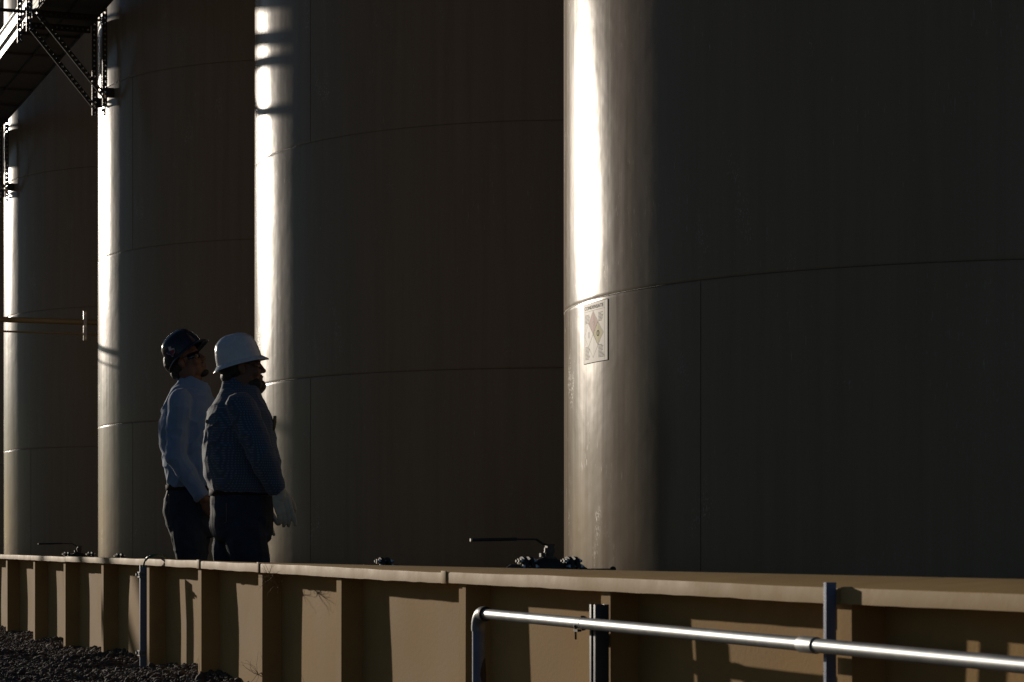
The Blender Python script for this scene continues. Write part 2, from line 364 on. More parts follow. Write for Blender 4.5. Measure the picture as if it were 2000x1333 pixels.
def strips(name, quads, m, lift):
    mb = MB()
    for (u0, v0, u1, v1) in quads:
        k_ = max(1, int(abs(u1-u0)*16))
        for q in range(k_):
            a, b = u0+(u1-u0)*q/k_, u0+(u1-u0)*(q+1)/k_; mb.add([onplac(a, v0, lift), onplac(b, v0, lift), onplac(b, v1, lift), onplac(a, v1, lift)], [(0, 1, 2, 3)])
    return mb.build(name, m, pl)
e = .008
strips('border', [(0, 0, 1, e), (0, 1-e, 1, 1), (0, 0, .008, 1), (.994, 0, 1, 1), (.88, .02, .884, .98), (.05, .86, .9, .864), (.1, .84, .1+.006, .3)], P_blk, .0015)
cx, cy, hw, hh = .44, .47, .40, .385
def dia(du, dv): return [(cx+du, cy+dv+hh/2), (cx+du+hw/2, cy+dv), (cx+du, cy+dv-hh/2), (cx+du-hw/2, cy+dv)]
for nm, du, dv, m_ in (('red_diamond', 0, hh/2, P_red), ('yellow_diamond', hw/2, 0, P_yel), ('blue_diamond', -hw/2, 0, P_blue), ('white_diamond', 0, -hh/2, P_pale)):
    q = dia(du, dv); plate(nm, q, .0016, m_)
    mb = MB()
    for i in range(4):
        (x0, y0), (x1, y1) = q[i], q[(i+1) % 4]; L_ = math.hypot(x1-x0, y1-y0); nx_, ny_ = -(y1-y0)/L_*.005, (x1-x0)/L_*.005
        mb.add([onplac(x0+nx_, y0+ny_, .0024), onplac(x1+nx_, y1+ny_, .0024), onplac(x1-nx_, y1-ny_, .0024), onplac(x0-nx_, y0-ny_, .0024)], [(0, 1, 2, 3)])
    mb.build('diamond_outline', P_line, pl)
def text_on(txt, u0, v0, uw, vh, m, name='lettering', lift=.003):
    cu = bpy.data.curves.new('t', 'FONT'); cu.body = txt; cu.resolution_u = 3; to = bpy.data.objects.new('t', cu); COL.objects.link(to)
    bpy.context.view_layer.update(); me = bpy.data.meshes.new_from_object(to.evaluated_get(bpy.context.evaluated_depsgraph_get())); bpy.data.objects.remove(to)
    xs = [v.co.x for v in me.vertices]; ys = [v.co.y for v in me.vertices]; x0, x1, y0, y1 = min(xs), max(xs), min(ys), max(ys)
    for v in me.vertices: v.co = onplac(u0+uw*(v.co.x-x0)/(x1-x0), v0+vh*(v.co.y-y0)/(y1-y0), lift)
    me.name = name; me.materials.clear(); me.materials.append(m); o = bpy.data.objects.new(name, me); COL.objects.link(o); o.parent = pl; return o
text_on('CONDENSATE', .05, .89, .80, .06, P_blk)
text_on('0', cx+hw/2-.05, cy-.05, .10, .10, P_blk, 'digit'); text_on('4', cx-.05, cy+hh/2-.05, .10, .10, mat('dull_red_print', (.22, .10, .09), .5, spec=.05), 'digit'); text_on('1', cx-hw/2-.03, cy-.05, .06, .10, mat('dull_blue_print', (.30, .32, .38), .5, spec=.05), 'digit')
rq = random.Random(5); qs = []
for (u0, v0, nlin, wd) in ((.66, .80, 7, .18), (.66, .27, 10, .2), (.08, .80, 7, .2), (.08, .27, 10, .22)):
    for k in range(nlin):
        x = u0
        while x < u0+wd*rq.uniform(.6, 1): w_ = rq.uniform(.02, .05); qs.append((x, v0-k*.022, x+w_, v0-k*.022+.008)); x += w_+.012
strips('small_print', qs, P_blk, .0022)

# ------------------------------------------------------------------ perforated strut
def perf_strip(mb, org, ax, wd, nrm, length, width, pitch=.057, hr=.0125, th=.003):
    """a strip with real round holes; org centre of the start, ax along, wd across, nrm thickness"""
    ax, wd, nrm = Vector(ax).normalized(), Vector(wd).normalized(), Vector(nrm).normalized(); n_ = max(1, int(round(length/pitch))); p_ = length/n_
    for k in range(n_):
        c = Vector(org)+ax*(p_*(k+.5)); A = []
        for j in range(8):
            q = PI/4*j; ox, oy = math.cos(q), math.sin(q); m_ = max(abs(ox), abs(oy))
            A.append((ox/m_*p_/2, oy/m_*width/2, ox*hr, oy*hr))
        vs_ = []
        for sg in (-.5, .5):
            for a_ in A: vs_.append(c+ax*a_[0]+wd*a_[1]+nrm*th*sg)
            for a_ in A: vs_.append(c+ax*a_[2]+wd*a_[3]+nrm*th*sg)
        fs = []
        for j in range(8):
            j2 = (j+1) % 8
            fs += [(j, j2, 8+j2, 8+j), (16+j, 24+j, 24+j2, 16+j2), (8+j, 8+j2, 24+j2, 24+j), (j, 16+j, 16+j2, j2)]
        mb.add(vs_, fs)
def strut(mb, p0, p1, face, width=.052, depth=.02, perf=True):
    """C channel from p0 to p1 whose slotted web faces `face`"""
    p0, p1 = Vector(p0), Vector(p1); ax = (p1-p0).normalized(); f_ = Vector(face); f_ = (f_-ax*f_.dot(ax)).normalized(); w_ = ax.cross(f_); L_ = (p1-p0).length
    if perf: perf_strip(mb, p0, ax, w_, f_, L_, width)
    else:
        R_ = Matrix((ax, w_, f_)).transposed(); mb.box((p0+p1)/2, (L_, width, .003), R_)
    R_ = Matrix((ax, w_, f_)).transposed()
    for sg in (-1, 1):
        mb.box((p0+p1)/2+w_*sg*(width/2-.0012)-f_*(depth/2+.002), (L_, .0024, depth), R_)
        mb.box((p0+p1)/2+w_*sg*(width/2-.008)-f_*(depth+.0005), (L_, .0116, .0024), R_)
    return mb
def hexnut(mb, c, ax, r=.012, h=.01):
    c, ax = Vector(c), Vector(ax).normalized(); return mb.tube([c, c+ax*h], r, 6)

# ------------------------------------------------------------------ catwalk along the tanks
CWZ = CZ+4.80*K; DI, DO = 3.95*K, 3.37*K; A_CW = -(T0+2*TL)
cw = thing('catwalk', 'dark steel catwalk seen from below at the top left', 'catwalk', row(A_CW, DI, CWZ), ROT)
def cl(a, D, z): return (a-A_CW, D-DI, z-CWZ)
aS, aE = -(T0+4.6*TL), -(T0-.9*TL); npl = int((aE-aS)/(.92*K))
mbp = MB(); Lp = .92*K; mbp.box((0, 0, 0), (Lp-.012, DI-DO-.02, .004))
for sy in (-1, 0, 1): mbp.box((0, sy*(DI-DO-.03)/2, -.02), (Lp-.012, .004, .036))
for sx in (-1, 1): mbp.box((sx*(Lp/2-.009), 0, -.014), (.004, DI-DO-.04, .024))
pm = mbp.mesh('deck_plank', M['walk'])
for k in range(npl): inst(pm, 'deck_plank', cw, cl(aS+Lp*(k+.5), (DI+DO)/2, CWZ+random.uniform(-.003, .003)))
for D_, z0 in ((DO-.012, 0), ):
    aT = -t_of(205, 3.975*K)-.52*K+.10
    for k in range(int((aT-aS)/3)):
        a0, a1 = aT-3*(k+1)+.01, aT-3*k-.01; mb = MB(); rings = []
        prof = [(d_*K, z_*K) for d_, z_ in [(0, -.045), (.0, .02), (-.03, .035), (-.03, .085), (0, .10), (0, .17), (-.02, .18), (-.02, .19), (.003, .182), (.004, .10), (-.026, .083), (-.026, .037), (.004, .022), (.004, -.045)]]
        mb.loft([[Vector(cl(a, D_+d, CWZ+z)) for d, z in prof] for a in (a0, a1)]); mb.build('toe_board', M['toe'], cw)
# near section: dark perforated kick plates instead of the folded toe boards
aQ = aT+.02
while aQ < aE-1:
    mb = MB()
    for row_ in range(3): perf_strip(mb, cl(aQ, DO-.015, CWZ-.02+.055*row_), (1, 0, 0), (0, 0, 1), (0, 1, 0), 2.4, .055, pitch=.057, hr=.014)
    mb.box(Vector(cl(aQ+1.2, DO-.015, CWZ+.20)), (2.4, .004, .13)); mb.build('kick_plate', M['dark_steel'], cw); aQ += 2.43
for k in range(2):
    MB().tube([cl(aS, DO-.06, CWZ+.55+.5*k), cl(aE, DO-.06, CWZ+.55+.5*k)], .021, 12).build('guard_rail', M['galv'], cw, auto=.6)
# brackets: two frames on each tank
a_near = -t_of(205, 3.975*K)-A_CW; a_far = a_near-.52*K
def bracket_frame(ai):
    zb, zt = CZ+3.96*K, CZ+4.86*K; parts = []
    f_ = (1, 0, 0)      # slotted face towards the viewer
    A_ = ai
    def q(D, z, da=0): return Vector((A_+da, D-DI, z-CWZ))
    parts.append(('strut_upright', strut(MB(), q(3.975*K, zb), q(3.975*K, zt), f_)))
    parts.append(('strut_arm', strut(MB(), q(3.94*K, CWZ-.075), q(DO-.05, CWZ-.075), f_, width=.07)))
    parts.append(('strut_brace', strut(MB(), q(3.965*K, zb+.09, .046), q(DO+.02, CWZ-.10, .046), f_)))
    parts.append(('rail_post', strut(MB(), q(DO-.09, CWZ-.28, .046), q(DO-.09, CWZ+1.12, .046), f_)))
    parts.append(('tank_lug', MB().box(q(4.02*K, zb+.14), (.05, .075, .10))))
    b = MB()
    for D_, z_ in ((3.965*K, zb+.09), (3.975*K, zt-.05), (DO, CWZ-.085)): hexnut(b, q(D_, z_, .05), (1, 0, 0), .013, .014)
    parts.append(('bolt', b))
    return parts
frames = [bracket_frame(a_near), bracket_frame(a_far)]
fm = [[(nm, mb.mesh(nm, M['bolt'] if nm == 'bolt' else M['dark_steel'] if nm != 'rail_post' else M['dark_strut'])) for nm, mb in fr] for fr in frames]
for i in range(-2, 3):      # offset 0 is the third tank
    for fr in fm:
        for nm, me in fr: inst(me, nm, cw, (-i*TL, 0, 0))

# ------------------------------------------------------------------ cross pipes between third and fourth tank
pa = -(T0+2.62*TL)
def pxa(D): return -(T0+2.5*TL)
def find_D(px, a):          # distance square to row at which the vertical sight plane px meets row position a
    lo, hi = .5, 30
    for _ in range(60):
        mid = (lo+hi)/2
        if t_of(px, mid) > -a: hi = mid
        else: lo = mid
    return mid
Dp = find_D(100, pa); zp = z_of(100, 627.5, Dp); zp2 = z_of(100, 650.5, Dp); print('pipe D', Dp, 'z', zp, zp2, s_of(100, Dp))
pp = thing('crossing_pipe', 'tan pipe crossing in front of the far left tank, the thicker upper one', 'pipe', row(pa, Dp, zp), ROT, 'pipes crossing between tanks')
MB().tube([(0, -3.0, 0), (0, 2.4, 0)], .036, 20).build('pipe', M['pipe_paint'], pp, auto=.6)
MB().tube([(0, -3.0, 0), (0, -3.08, -.02), (0, -3.1, -.08), (0, -3.1, -zp)], .036, 16).build('riser', M['pipe_paint'], pp, auto=.6)
pp2 = thing('crossing_pipe', 'thin dark pipe running just below the thicker crossing pipe', 'pipe', row(pa, Dp, zp2), ROT, 'pipes crossing between tanks')
MB().tube([(0, -3.0, 0), (0, 2.4, 0)], .013, 14).build('pipe', M['pipe_paint'], pp2, auto=.6)
Dc = find_D(165, pa); zc1, zc2 = z_of(165, 609, Dc), z_of(165, 666, Dc)
cp = thing('pipe_hanger', 'short bright upright pipe clamp holding both crossing pipes', 'clamp', row(pa, Dc, 0), ROT)
MB().box((.045, 0, (zc1+zc2)/2), (.02, .045, zc1-zc2)).build('strut_post', M['toe'], cp, bevel=.002)
for z_, r_ in ((zp, .042), (zp2, .019)):
    MB().tube([(0, -.012, z_), (0, .012, z_)], r_, 18).build('strap', M['dark_steel'], cp, auto=.6)
mb = MB(); [hexnut(mb, (.055, 0, z_), (1, 0, 0), .014, .016) for z_ in (zc1-.03, zp-.055, zc2+.03)]; mb.build('bolt', M['bolt'], cp)

# ------------------------------------------------------------------ flanged valves and flanges
D_V = 3.25
def flange_pair(mb, mbb, x, r=.062, gap=.012, th=.016):
    for s_ in (-1, 1): mb.tube([(0, x+s_*gap/2, 0), (0, x+s_*(gap/2+th), 0)], r, 28)
    for k in range(8):
        q = PI/8+k*PI/4; cx_, cz_ = math.cos(q)*r*.74, math.sin(q)*r*.74
        mbb.tube([(cx_, x-.042, cz_), (cx_, x+.042, cz_)], .0058, 8)
        for s_ in (-1, 1): hexnut(mbb, (cx_, x+s_*(gap/2+th), cz_), (0, s_, 0), .0115, .011)
def make_valve():
    v = bpy.data.objects.new('ball_valve', None); COL.objects.link(v)
    f1, b1, f2, b2 = MB(), MB(), MB(), MB()
    flange_pair(f1, b1, -.095); flange_pair(f2, b2, .115)
    f1.build('flange', M['dark_steel'], v, auto=.6); f2.build('flange', M['dark_steel'], v, auto=.6)
    b1.build('bolt', M['bolt'], v); b2.build('bolt', M['bolt'], v)
    body = MB(); body.tube([(0, y, 0) for y in (-.08, -.06, -.045, -.02, .01, .04, .06, .075, .1)], [.032, .036, .05, .058, .06, .056, .042, .034, .032], 24)
    body.build('body', M['dark_steel'], v, auto=.8)
    st = MB(); st.tube([(0, .012, z) for z in (.03, .062, .063, .078, .079, .10)], [.03, .03, .018, .018, .024, .022], 18); st.box((0, .012, .107), (.03, .03, .016))
    st.box((0, -.02, .068), (.022, .022, .016)); st.build('stem', M['rust'], v, auto=.7)
    lv = MB(); lv.loft([[Vector((sx*.013, y, z+sz*.0035)) for sx, sz in ((-1, -1), (1, -1), (1, 1), (-1, 1))] for y, z in ((.032, .112), (.0, .112), (-.022, .118), (-.05, .136), (-.20, .137))])
    lv.build('lever', M['dark_steel'], v, bevel=.001)
    gp = MB(); gp.tube([(0, -.14, .137), (0, -.30, .134), (0, -.345, .133)], .007, 12); gp.build('grip', M['dark_steel'], v, auto=.7)
    MB().tube([(0, -.345, .133), (0, -.352, .133)], .0075, 12).build('grip_end', M['bolt'], v, auto=.7)
    pi_ = MB(); pi_.tube([(0, .12, 0), (0, .15, 0), (0, .185, -.02), (0, .195, -.06), (0, .195, -.45)], .03, 20); pi_.tube([(0, -.10, 0), (0, -.16, 0), (0, -.19, -.02), (0, -.20, -.06), (0, -.20, -.45)], .03, 20); pi_.build('pipe', M['rust'], v, auto=.7)
    return v
valve = make_valve()
za = z_of(1060, 1115, D_V)
tag(valve, 'dark flanged ball valve with long lever beside the nearest tank', 'valve', 'flanged ball valves behind the wall')
valve.location = row(-t_of(1068, D_V), D_V, za); valve.rotation_euler = (0, 0, ROT)
valve.scale = (.87,)*3; v2 = copy_tree(valve); D_V2 = 3.25; tag(v2, 'small distant flanged valve with a lever between the two far left tanks', 'valve')
v2.location = row(-t_of(152, D_V2), D_V2, z_of(152, 1092, D_V2))
def make_flange(px, py, label, D_=3.35):
    f = bpy.data.objects.new('pipe_flange', None); COL.objects.link(f); a, b = MB(), MB(); flange_pair(a, b, 0, .058)
    a.build('flange', M['dark_steel'], f, auto=.6); b.build('bolt', M['bolt'], f)
    MB().tube([(0, -.02, 0), (0, -.09, 0), (0, -.12, -.03), (0, -.12, -.5)], .028, 18).build('elbow', M['rust'], f, auto=.7)
    MB().tube([(0, .02, 0), (0, .06, 0), (0, .09, -.03), (0, .09, -.5)], .028, 18).build('pipe', M['rust'], f, auto=.7)
    f.location = row(-t_of(px, D_), D_, z_of(px, py, D_)); f.rotation_euler = (0, 0, ROT)
    return tag(f, label, 'flange', 'bolted pipe flanges behind the wall')
make_flange(750, 1113, 'bolted pipe flange peeping over the wall between the two nearest tanks')
make_flange(234, 1097, 'bolted pipe flange peeping over the wall left of the men')
# small pipe stub at the foot of the nearest tank
t_ = thing('drain_stub', 'thin dark drain rod lying by the foot of the nearest tank', 'pipe', row(-t_of(1165, 3.3), 3.3, z_of(1165, 1114, 3.3)), ROT)
MB().tube([(0, -.22, 0), (0, .06, 0)], .006, 10).build('rod', M['dark_steel'], t_, auto=.6); MB().ball((0, .065, .002), .012).build('knob', M['dark_steel'], t_, smooth=True)

# ------------------------------------------------------------------ conduit rail in front of the wall
D_R = 2.493; RR = .0163
def rp(px, py, D=D_R): return row(-t_of(px, D), D, z_of(px, py, D))
ZR0, ZR1 = z_of(950, 1199.5, D_R), z_of(2000, 1300, D_R); aR0, aR1 = -t_of(935, D_R), -t_of(2000, D_R)
print('rail z', ZR0, ZR1, 'elbow a', aR0)
rail = thing('conduit_rail', 'shiny galvanised pipe rail running down to the right in front of the wall', 'railing', row(aR0, D_R, 0), ROT)
def rz(a): return ZR0+(ZR1-ZR0)*(a-aR0)/(aR1-aR0)
def rl(a, dD, z): return (a-aR0, dD, z)
aJ1, aJ2, aEnd = -t_of(1140, D_R), -t_of(1594, D_R), -1.2
for (x0, x1, rad) in ((aR0+.05, aJ1, RR), (aJ1+.004, aJ2, RR), (aJ2+.004, aEnd, RR)):
    MB().tube([rl(x0+(x1-x0)*k/8, 0, rz(x0+(x1-x0)*k/8)) for k in range(9)], rad, 32).build('pipe', M['galv'], rail, auto=.8)
MB().tube([rl(aJ2-.075, 0, rz(aJ2-.075)), rl(aJ2-.07, 0, rz(aJ2-.07)), rl(aJ2+.002, 0, rz(aJ2))], [RR+.0005, RR+.0028, RR+.0028], 32).build('coupling', M['galv'], rail, auto=.6)
# elbow fitting with collar and downpipe
z0 = rz(aR0+.05); el = []
for k in range(9):
    q = PI/2*k/8; el.append(rl(aR0+.045-.045*math.sin(q), 0, z0-.045+.045*math.cos(q)))
el = [rl(aR0+.056, 0, z0)]+el+[rl(aR0, 0, z0-.055)]
MB().tube(el, .0235, 28).build('elbow', M['strut'], rail, auto=.8)
MB().tube([rl(aR0+.052, 0, z0), rl(aR0+.068, 0, z0)], .0235, 28).build('collar', M['dark_steel'], rail, auto=.7)
MB().tube([rl(aR0, 0, z0-.05), rl(aR0, 0, -.05)], .0205, 28).build('downpipe', M['blue_strut'], rail, auto=.7)
zt_ = z_of(930, 1286, D_R)
MB().tube([rl(aR0+.001, .002, zt_), rl(aR0+.002, .004, zt_-.05), rl(aR0+.0, .003, zt_-.12), rl(aR0, 0, -.05)], [.0185, .0195, .018, .019], 28).build('sleeve', M['dark_steel'], rail, auto=.7)
mb = MB(); mb.tube([rl(aR0-.021, -.004, z0-.02-.012*k) for k in range(11)], [.0035+.002*random.random() for k in range(11)], 8); mb.build('tape_edge', M['galv'], rail, smooth=True)
# clamp at first strut
mb = MB(); aC = aJ1-.01; zc_ = rz(aC)
mb.tube([rl(aC, math.sin(q)*(RR+.0025), zc_+math.cos(q)*(RR+.0025)) for q in np.linspace(-.3, PI*1.05, 12)], .0025, 6)
mb.box(rl(aC-.008, -.012, zc_-RR-.004), (.03, .012, .007)); mb.tube([rl(aC-.02, -.012, zc_-RR+.012), rl(aC-.02, -.012, zc_-RR-.03)], .003, 8)
mb.tube([rl(aC-.02, -.012, zc_-RR+.012), rl(aC-.02, -.012, zc_-RR+.004)], .0065, 6); mb.build('clamp', M['dark_steel'], rail, auto=.6)
# strut posts
def plain_strut(px, Dfront, topy, dp, w_, m, name, label_):
    a = -t_of(px, Dfront); zt = z_of(px, topy, Dfront); o = thing(name, label_, 'post', row(a, Dfront, 0), ROT, 'strut posts along the wall')
    mb = MB(); th = .003; z0 = -.12; lipw = min(.010, w_*.3)
    mb.box((0, dp-th/2, (z0+zt)/2), (w_-2*th, th, zt-z0))                       # back web
    for sx in (-1, 1):
        mb.box((sx*(w_/2-th/2), dp/2, (z0+zt)/2), (th, dp, zt-z0))                 # side walls
        mb.box((sx*(w_/2-th-lipw/2), th/2, (z0+zt)/2), (lipw, th, zt-z0))          # front lips with the slot between
    mb.build('channel', m, o, bevel=.0008); return o
plain_strut(1157, 2.5185, 1181, .041, .044, M['dark_strut'], 'strut_post', 'short strut post under the wall lip that the pipe rail is clamped to')
plain_strut(1611, 2.5225, 1138, .0255, .014, M['blue_strut'], 'strut_post', 'tall bluish strut post rising above the wall top behind the pipe rail')
o = plain_strut(273, 2.512, 1104, .036, .018, M['blue_strut'], 'strut_post', 'bluish strut post with two clamps and a green cable at its top')
a_ = o.location
for py in (1123, 1277):
    zz = z_of(280, py, 2.515); mb = MB(); mb.box((0, -.003, zz), (.10, .004, .012)); mb.box((0, .008, zz+.012), (.056, .03, .006)); mb.box((0, .008, zz-.012), (.056, .03, .006))
    hexnut(mb, (-.04, -.005, zz), (0, -1, 0), .008, .008); hexnut(mb, (.04, -.005, zz), (0, -1, 0), .008, .008); mb.build('clamp', M['strut'], o)
cab = []
for px, py, D_ in ((280, 1108, 2.50), (282, 1098, 2.50), (286, 1091, 2.50), (294, 1085.5, 2.51), (304, 1083.5, 2.55), (314, 1085, 2.62), (322, 1088, 2.70), (326, 1092, 2.76)): cab.append(row(-t_of(px, D_), D_, z_of(px, py, D_)))
gc = MB().tube(cab, .0045, 8).build('green_cable', M['green'], smooth=True); tag(gc, 'green cable looping over the wall top from the bluish strut post', 'cable')
mb = MB()
for k in range(2):
    mb.tube([Vector(p)+Vector((.006*k, 0, .006*math.sin(i*1.3+k))) for i, p in enumerate(cab)][1:], .003, 6)
o2 = mb.build('green_cable', M['green'], smooth=True); tag(o2, 'thin second strand tangled with the green cable on the wall top', 'cable')

# ------------------------------------------------------------------ sloped tubes added up-sun, unseen at left, to cast soft slanting wall shade
sr = thing('slant_shade_caster', 'added sloped steel tubes beyond the left edge of the view, casting slanting shade on the wall', 'railing', row(-22.6, .45, 0), ROT)
for k, (zo, r_) in enumerate(((0, .055), (-.52, .045))):
    MB().tube([(2.6, 0, 2.1-.62*2.6+zo), (-2.6, 0, 2.1+.62*2.6+zo)], r_, 14).build('rail', M['dark_steel'], sr, auto=.7)
for x_ in (1.9, -2.1):
    MB().tube([(x_, 0, -.3), (x_, 0, 2.1-.62*x_)], .03, 12).build('post', M['dark_steel'], sr, auto=.7)

# curved tubes added beyond the left edge to cast shade bands atop the second tank
tH = T0+TL+7.2
hz = thing('band_shade_caster', 'added dark curved tubes beyond the left edge of the view, casting shade bands on the second tank', 'shade_tube', row(-tH, 3.12, 0), ROT)
zH = CZ+(HOR-80)/s_of(505, TD-TR)+7.2*math.tan(SUN_EL)
for k, (dz, sag, r_) in enumerate(((.42, .10, .075), (.18, .20, .065), (-.06, .16, .055), (-.20, .42, .05))):
    MB().tube([(.08*k, y*.55, zH+dz-sag*(1-y*y)+.02*math.sin(5*y+k)) for y in np.linspace(-1, 1, 21)], r_, 12).build('shade_tube', M['dark_steel'], hz, smooth=True)
for y in (-.55, .55): MB().tube([(.1, y, zH-.3), (.1, y, CWZ+.02), (.1, DO-3.1, CWZ+.02)], .02, 10).build('caster_hanger', M['dark_steel'], hz, auto=.6)

# ------------------------------------------------------------------ dry weeds caught on the wall
def weed(px, py, D_, n_, size, label_, seed):
    r_ = random.Random(seed); base = row(-t_of(px, D_), D_, z_of(px, py, D_)); mb = MB()
    for k in range(n_):
        p = Vector((0, 0, 0)); d = Vector((r_.uniform(-1, 1), r_.uniform(-.4, .2), r_.uniform(-.8, 1))).normalized(); pts = [p.copy()]
        for q in range(7):
            d = (d+Vector((r_.uniform(-.5, .5), r_.uniform(-.3, .3), r_.uniform(-.5, .5)))).normalized(); p = p+d*size/7*r_.uniform(.5, 1.2); pts.append(p.copy())
        mb.tube(pts, [.0011*(1-.1*i) for i in range(len(pts))], 4)
    o = mb.build('dry_weed', M['straw']); o.location = base; tag(o, label_, 'weed', 'dry weeds on the wall')
weed(532, 1128, 2.562, 22, .09, 'wisp of dry weed caught under the wall cap', 1)
weed(505, 1318, 2.56, 16, .12, 'dry curled weed stems at the lower edge of the wall', 2)
weed(378, 1318, 2.55, 10, .14, 'sparse dry grass stems at the foot of a wall rib', 3)
weed(540, 1145, 2.60, 9, .08, 'few hanging strands of dry weed below the cap wisp', 4)
#PEOPLE
# ------------------------------------------------------------------ the two men
def shirt_mat(name, c1, c2=None, per=.0115):
    m = mat(name, c1, .85, spec=.25, var=.10, vscale=9, bump=.0008, bscale=220)
    b = m.node_tree.nodes['Principled BSDF']; b.inputs['Sheen Weight'].default_value = .25; b.inputs['Sheen Roughness'].default_value = .5
    if c2:
        nt = m.node_tree; n = nt.nodes; L = nt.links; tc = n.new('ShaderNodeTexCoord'); sp = n.new('ShaderNodeSeparateXYZ'); L.new(tc.outputs['Object'], sp.inputs[0])
        fac = None
        ad = n.new('ShaderNodeMath'); ad.operation = 'ADD'; L.new(sp.outputs['X'], ad.inputs[0]); L.new(sp.outputs['Y'], ad.inputs[1])
        outs = []
        for src in (ad.outputs[0], sp.outputs['Z']):
            mu = n.new('ShaderNodeMath'); mu.operation = 'MULTIPLY'; mu.inputs[1].default_value = 2*PI/per; L.new(src, mu.inputs[0])
            si = n.new('ShaderNodeMath'); si.operation = 'SINE'; L.new(mu.outputs[0], si.inputs[0])
            gt = n.new('ShaderNodeMapRange'); gt.inputs[1].default_value = -.4; gt.inputs[2].default_value = 1.; L.new(si.outputs[0], gt.inputs[0]); outs.append(gt.outputs[0])
        s2 = n.new('ShaderNodeMath'); s2.operation = 'MULTIPLY'; L.new(outs[0], s2.inputs[0]); L.new(outs[1], s2.inputs[1])
        mx = n.new('ShaderNodeMix'); mx.data_type = 'RGBA'; L.new(s2.outputs[0], mx.inputs['Factor']); mx.inputs['A'].default_value = (*c1, 1); mx.inputs['B'].default_value = (*c2, 1)
        L.new(mx.outputs['Result'], b.inputs['Base Color'])
    return m
M['skin'] = mat('skin', (.17, .088, .056), .5, spec=.4, var=.06, vscale=20)
M['hair'] = mat('dark_hair', (.02, .015, .012), .6, var=.3, vscale=80, bump=.002, bscale=200)
M['check'] = shirt_mat('navy_check_cloth', (.06, .09, .15), (.18, .22, .29), .0135)
M['lightblue'] = shirt_mat('light_blue_cloth', (.19, .29, .47))
M['denim'] = mat('dark_denim', (.022, .035, .06), .8, spec=.25, var=.25, vscale=14, bump=.0008, bscale=260)
M['leather'] = mat('belt_leather', (.03, .018, .012), .8, spec=.15, var=.2, vscale=20)
M['hat_white'] = mat('white_hat_shell', (.60, .65, .74), .25, spec=.5, var=.08, vscale=30, rvar=.08)
M['hat_blue'] = mat('dark_blue_hat_shell', (.012, .018, .035), .2, spec=.5, var=.15, vscale=20)
M['glove'] = mat('pale_leather_glove', (.52, .50, .42), .75, spec=.3, var=.15, vscale=30, bump=.001, bscale=90)
M['lens_dark'] = mat('dark_lens', (.01, .01, .012), .08, spec=.7)
M['stitch'] = mat('tan_stitch', (.22, .16, .08), .7)
lc = bpy.data.materials.new('clear_lens'); lc.use_nodes = True; b_ = lc.node_tree.nodes['Principled BSDF']; b_.inputs['Transmission Weight'].default_value = 1; b_.inputs['Roughness'].default_value = .03; b_.inputs['IOR'].default_value = 1.1; b_.inputs['Base Color'].default_value = (.9, .9, .9, 1)
M['lens_clear'] = lc

def remesh(mb, name, m, parent, voxel=.006, smooth=6, factor=.5, disp=None):
    me = mb.mesh(name, m); b = bmesh.new(); b.from_mesh(me); bmesh.ops.recalc_face_normals(b, faces=b.faces); b.to_mesh(me); b.free()
    o = bpy.data.objects.new(name, me); COL.objects.link(o)
    r = o.modifiers.new('r', 'REMESH'); r.mode = 'VOXEL'; r.voxel_size = voxel; r.use_smooth_shade = True
    sm = o.modifiers.new('s', 'SMOOTH'); sm.factor = factor; sm.iterations = smooth
    bpy.context.view_layer.update(); ev = o.evaluated_get(bpy.context.evaluated_depsgraph_get()); m2 = bpy.data.meshes.new_from_object(ev); m2.name = name
    o.modifiers.clear(); o.data = m2; bpy.data.meshes.remove(me)
    if disp:
        n_ = len(m2.vertices); co = np.empty(n_*3); no = np.empty(n_*3); m2.vertices.foreach_get('co', co); m2.vertices.foreach_get('normal', no)
        co = co.reshape(-1, 3); no = no.reshape(-1, 3); d = np.array([disp(Vector(c)) for c in co]); co += no*d[:, None]; m2.vertices.foreach_set('co', co.ravel()); m2.update()
    m2.shade_smooth()
    if not m2.materials: m2.materials.append(m)
    o.parent = parent; return o
def sring(xb, xf, hw, z, yc=0, n=28, p=2.3, tilt=0):
    cx_, rx = (xb+xf)/2, (xf-xb)/2; out = []
    for k in range(n):
        q = 2*PI*k/n; c, s_ = math.cos(q), math.sin(q)
        x = math.copysign(abs(c)**(2/p), c)*rx; y = math.copysign(abs(s_)**(2/p), s_)*hw
        out.append(Vector((cx_+x, yc+y, z+tilt*x)))
    return out
def caps(mb, pts, rs, n=14):
    """tapered limb: tube with round joints"""
    mb.tube(pts, list(rs), n)
    for p, r in zip(pts, rs): mb.ball(p, r*.995, n, 8)
def folds(seed, amp=.006, fz=9, fx=5):
    def f(c):
        v = Vector((c.x*fx+c.z*3, c.y*fx, c.z*fz-c.x*6)); a = mnoise.noise(v+Vector((seed, 0, 0))); b = mnoise.noise(Vector((c.x*16+seed, c.y*16, c.z*24)))
        r = 1-abs(mnoise.noise(Vector((c.x*7+c.z*5, c.y*7, c.z*11-c.x*5+seed))))*2.2
        return amp*(a*.8+b*.3)+amp*.9*max(0, r)**2-amp*.3
    return f
